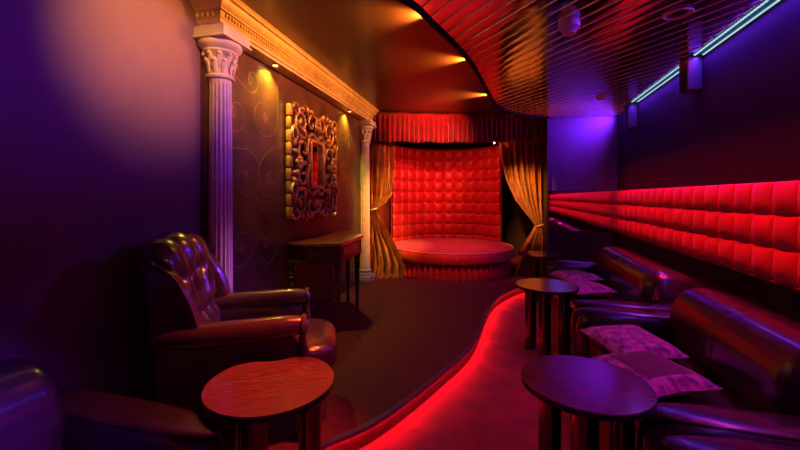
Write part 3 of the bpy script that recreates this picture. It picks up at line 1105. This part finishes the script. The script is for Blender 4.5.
def sofa(y0, L, lab, loc=None, rot=0, panels=2):
    root = thing('leather_sofa', lab, 'sofa', loc or (0.53, y0 + L / 2, 0), rot, 'low leather sofas')
    h = L / 2
    lm = M['leather']
    AW = 0.205
    bm = B()
    soft(bm, (0.50, 0, 0.18), (0.92, L - 0.03, 0.26), 9, 10)
    obj('base', bm, lm, root)
    npan = panels
    for k in range(npan):
        wdt = (L - 2 * AW) / npan
        yc = -h + AW + wdt * (k + 0.5)
        bm = B()
        soft(bm, (0.34, yc, 0.365), (0.62, wdt + 0.004, 0.15), 7, 12, fn=lambda v: Vector((v.x, v.y, v.z * (1 + 0.10 * (1 - v.x ** 2) * (1 - v.y ** 2)))))
        obj('seat_cushion', bm, lm, root)
    for sy in (-1, 1):
        bm = B()

        def fa(v):
            # rounded roll at the top, slight overhang at the front
            k = 1.0 + (0.07 if v.z > 0.35 else 0)
            return Vector((v.x * (1.0 + 0.02 * v.z), v.y * k, v.z))
        soft(bm, (0.48, sy * (h - AW / 2), 0.315), (0.98, AW * 0.96, 0.53), 4.2, 16, fn=fa)
        obj('arm', bm, lm, root)
        bm = B()
        soft(bm, (0.48, sy * (h - AW / 2), 0.556), (0.985, AW * 0.80, 0.05), 2.6, 12)
        obj('arm_pad', bm, lm, root)
    # back roll
    bl = L - 2 * AW - 0.02
    bm = B()

    def bk(u, v):
        a = v * 2 * PI
        # section: near-vertical front, rounded ridge, sloping to the rear
        sec = [(0.56, 0.40), (0.53, 0.50), (0.525, 0.60), (0.545, 0.70), (0.60, 0.775), (0.68, 0.805), (0.78, 0.80), (0.90, 0.76), (0.985, 0.68), (1.0, 0.55), (1.0, 0.30), (0.80, 0.28), (0.62, 0.30)]
        n = len(sec)
        f = v * n
        i = int(f) % n
        p0, p1, p2, p3 = (Vector(sec[(i + q) % n]) for q in (-1, 0, 1, 2))
        tt = f - int(f)
        p = 0.5 * ((2 * p1) + (-p0 + p2) * tt + (2 * p0 - 5 * p1 + 4 * p2 - p3) * tt * tt + (-p0 + 3 * p1 - 3 * p2 + p3) * tt ** 3)
        cen = Vector((0.76, 0.55))
        e = abs(2 * u - 1)
        endr = 1 - 0.22 * max(0, (e - 0.86) / 0.14) ** 2.2
        fu = (u * npan) % 1
        dseam = min(fu, 1 - fu) / npan * bl if 0.01 < u < 0.99 else 1
        if 0.02 < u < 0.98:
            near = min(abs(u - k / npan) * bl for k in range(1, npan))
            endr *= 1 - 0.022 * math.exp(-(near / 0.012) ** 2)
        q = cen + (p - cen) * endr
        return (q.x, -bl / 2 + bl * u, q.y)
    us = 90
    V = grid(bm, lambda a, b: bk(b, a), 52, us, close_u=True)
    bm.faces.new(V[0])
    bm.faces.new(V[-1][::-1])
    back = obj('backrest', bm, lm, root, angle=70)
    for sy in (-1, 1):
        bm = B()
        for i in range(9):
            f = i / 8
            ball(bm, (0.598 + 0.03 * f * f, sy * bl / 2, 0.585 + 0.105 * f), 0.007, 6)
        box(bm, 0.612, 0.64, sy * bl / 2 - 0.002, sy * bl / 2 + 0.003, 0.585, 0.66, 0.002)
        obj('nailhead_trim', bm, M['brass'], back)
    for sx in (0.10, 0.90):
        for sy in (-1, 1):
            bm = B()
            lathe(bm, [(0.02, 0), (0.028, 0.06)], 14, (sx, sy * (h - 0.1)))
            obj('leg', bm, M['black'], root)
    return root


sofa(0.0, 1.585, 'dark leather sofa closest to the camera, only its arm showing under the violet sheen')
sofa(1.595, 1.575, 'dark leather sofa behind the closest bar table, with two brocade pillows')
sofa(3.18, 2.16, 'long dark leather sofa farthest from the camera, before the back wall')
sofa(0, 1.585, 'dark leather sofa against the purple wall, cut by the frame corner', (-1.005, 1.225 - 0.7925, 0), PI)

# ------------------------------------------------------------------ pillows


def pillow(loc, rot, lab, dark=False, sz=0.40, tilt=(0, 0)):
    t = thing('throw_pillow', lab, 'pillow', loc, rot, 'brocade throw pillows')
    t.rotation_euler = (tilt[0], tilt[1], rot)
    bm = B()
    n = 18

    def shape(u, v, sg):
        x, y = 2 * u - 1, 2 * v - 1
        k = 1 - 0.09 * (1 - abs(x * y)) * (max(abs(x), abs(y)) ** 3) * (1 - min(abs(x), abs(y)) ** 2)
        th = 0.055 * max(0, (1 - x ** 4)) ** 0.55 * max(0, (1 - y ** 4)) ** 0.55
        return (x * sz / 2 * k, y * sz / 2 * k, 0.062 + sg * th)
    for sg in (1, -1):
        V = grid(bm, lambda u, v: shape(u, v, sg), n, n)
    bmesh.ops.remove_doubles(bm, verts=bm.verts[:], dist=1e-4)
    for f in bm.faces:
        cc = f.calc_center_median()
        mx = max(abs(cc.x), abs(cc.y)) / (sz / 2)
        if dark:
            f.material_index = 0 if mx < 0.66 else 1
        else:
            f.material_index = 1 if cc.z > 0.06 else 2
        if cc.z < 0.055:
            f.material_index = 2
    obj('pillow_cover', bm, [M['pillow_dark'], M['pillow_pattern'], M['pillow_gold']], t)
    bm = B()
    ed = [shape(i / n, 0, 1) for i in range(n)] + [shape(1, i / n, 1) for i in range(n)] + [shape(1 - i / n, 1, 1) for i in range(n)] + [shape(0, 1 - i / n, 1) for i in range(n + 1)]
    tube(bm, ed, 0.005, 5, cap=False)
    obj('piping', bm, M['pillow_pattern'], t)
    return t


SEAT = 0.447
pillow((0.70, 2.17, SEAT), math.radians(27), 'dark velvet pillow with patterned border lying nearest on the sofa seat', True, 0.40)
pillow((0.74, 2.60, SEAT), math.radians(25), 'mauve brocade pillow with gold printed edge behind the dark velvet pillow', False, 0.40, (0.10, 0))
pillow((0.74, 4.02, SEAT), math.radians(27), 'mauve pillow lying on the farthest sofa, nearer of its two', False, 0.40)
pillow((0.76, 4.58, SEAT), math.radians(25), 'dark bordered pillow on the farthest sofa, towards the back wall', True, 0.40)

# ------------------------------------------------------------------ wingback chesterfield armchair
ARM_POS = (-1.47, 1.88, RZ)
t = thing('wingback_armchair', 'dark oxblood leather wingback armchair with tufted back', 'armchair', ARM_POS, math.radians(28))
ch = M['chesterfield']
bm = B()
soft(bm, (0.0, 0, 0.22), (0.72, 0.62, 0.18), 7, 8)
obj('base', bm, ch, t)
bm = B()
soft(bm, (0.13, 0, 0.385), (0.80, 0.48, 0.18), 4.5, 14, fn=lambda v: Vector((v.x, v.y * (1.0 + (0.22 if v.x > 0.55 else 0.22 * max(0, (v.x - 0.2) / 0.35))), v.z * (1 + 0.12 * (1 - v.x ** 2)))))
obj('seat_cushion', bm, ch, t)
# tufted back
sec = [(-0.24, 0.40), (-0.245, 0.50), (-0.255, 0.60), (-0.27, 0.70), (-0.285, 0.80), (-0.305, 0.90), (-0.33, 0.965), (-0.375, 0.995), (-0.425, 0.985), (-0.46, 0.95), (-0.455, 0.91), (-0.43, 0.88), (-0.41, 0.80),
       (-0.40, 0.60), (-0.39, 0.30), (-0.33, 0.25), (-0.27, 0.30)]


def bsec(v):
    n = len(sec)
    f = v * n
    i = int(f) % n
    p0, p1, p2, p3 = (Vector(sec[(i + q) % n]) for q in (-1, 0, 1, 2))
    tt = f - int(f)
    return 0.5 * ((2 * p1) + (-p0 + p2) * tt + (2 * p0 - 5 * p1 + 4 * p2 - p3) * tt * tt + (-p0 + 3 * p1 - 3 * p2 + p3) * tt ** 3)


def back_fn(v, u):
    y = -1 + 2 * u
    p = bsec(v)
    q = bsec((v + 0.01) % 1)
    tt = (q - p).normalized()
    nr = Vector((tt.y, -tt.x))
    z = p.y
    k = v * len(sec)
    d = 0.0
    if k < 9.5:
        ribs = abs(math.sin(PI * (y * 2.5 + 0.5))) ** 0.6
        folds = abs(math.sin(PI * (y * 1.5 + 0.5))) ** 0.6
        f = min(1, max(0, (z - 0.72) / 0.14))
        d = 0.058 * ((1 - f) * ribs + f * folds)
        for bz, offs in ((0.62, 0.0), (0.75, 0.5), (0.86, 0.0)):
            for b in range(-3, 4):
                by = (b + offs) * 0.4
                d -= 0.05 * math.exp(-(((y - by) * 0.29 / 0.028) ** 2 + ((z - bz) / 0.028) ** 2))
        d *= min(1, k / 0.8)
        if k > 8.6:
            d *= (9.5 - k) / 0.9
    w_ = 0.275 + 0.03 * max(0, min(1, (z - 0.6) / 0.4))
    e = max(0, (abs(y) - 0.85) / 0.15)
    return (p.x + nr.x * d * (1 - e) + 0.03 * e * e, y * w_, p.y + nr.y * d * (1 - e) + 0.035 * (1 - y * y) * max(0, (z - 0.8) / 0.2) - 0.02 * e * e * (1 if z > 0.9 else 0))


bm = B()
V = grid(bm, back_fn, 102, 80, close_u=True)
bm.faces.new(V[0])
bm.faces.new(V[-1][::-1])
bk_ = obj('backrest', bm, ch, t, angle=80)
for bz, offs in ((0.62, 0.0), (0.75, 0.5), (0.86, 0.0)):
    for b in range(-2, 3):
        by = (b + offs) * 0.4
        if abs(by) < 0.9:
            bm = B()
            ball(bm, (-0.262 - (bz - 0.6) * 0.17 + 0.004, by * 0.285, bz), 0.009, 6)
            obj('tufting_button', bm, ch, bk_)
for sy in (-1, 1):
    # wing: curved padded side, flaring outwards towards the front
    bm = B()

    def wing(u, v, sg):
        # u: back to front, v: bottom to top
        z = 0.56 + v * 0.425
        depth = 0.11 + 0.15 * (1 - v) ** 1.1 + 0.04 * math.sin(PI * v)
        x = -0.42 + 0.03 * (1 - v) + u * depth
        if v > 0.75:
            z -= 0.07 * ((v - 0.75) / 0.25) ** 2 * u ** 2
        y = 0.285 + 0.05 * u * u * (0.4 + 0.6 * v)
        th = 0.036 * (max(0, 1 - (2 * u - 1) ** 6) ** 0.5) * (max(0, 1 - (2 * v - 1) ** 8) ** 0.5)
        th *= 0.75 + 0.55 * u ** 2
        return (x, sy * (y + sg * th), z)
    for sg in (1, -1):
        grid(bm, lambda u, v: wing(u, v, sg), 14, 18)
    bmesh.ops.remove_doubles(bm, verts=bm.verts[:], dist=1e-4)
    obj('wing', bm, ch, t)
    # arm: rolled top over a flat side panel
    bm = B()
    soft(bm, (-0.02, sy * 0.285, 0.36), (0.68, 0.09, 0.42), 8, 10)
    pts = [(-0.36 + 0.70 * i / 12, sy * (0.295 + 0.012 * math.sin(i / 12 * PI)), 0.585 + 0.02 * (i / 12) ** 2) for i in range(13)]
    tube(bm, pts, [0.04, 0.052, 0.058] + [0.061] * 7 + [0.06, 0.056, 0.044], 18)
    am = obj('arm', bm, ch, t)
    bm = B()
    spi = []
    for i in range(40):
        a = -PI / 2 + i / 39 * 3.4 * PI
        r = 0.062 * (1 - i / 46)
        spi.append((0.338 + 0.02 * i / 39, sy * 0.295 + sy * r * math.cos(a), 0.60 + r * math.sin(a)))
    tube(bm, spi, [0.017 - 0.007 * i / 39 for i in range(40)], 8)
    tube(bm, [(0.335, sy * 0.315, 0.545), (0.345, sy * 0.30, 0.46), (0.33, sy * 0.29, 0.36), (0.32, sy * 0.30, 0.25), (0.33, sy * 0.305, 0.14)], [0.02, 0.026, 0.022, 0.026, 0.03], 10)
    obj('carved_scroll', bm, M['dark_wood'], am)
for sx, sy in ((0.31, -1), (0.31, 1), (-0.32, -1), (-0.32, 1)):
    bm = B()
    lathe(bm, [(0.018, 0.0), (0.026, 0.02), (0.018, 0.05), (0.03, 0.10), (0.034, 0.15)], 16, (sx, sy * 0.26))
    obj('leg', bm, M['dark_wood'], t)
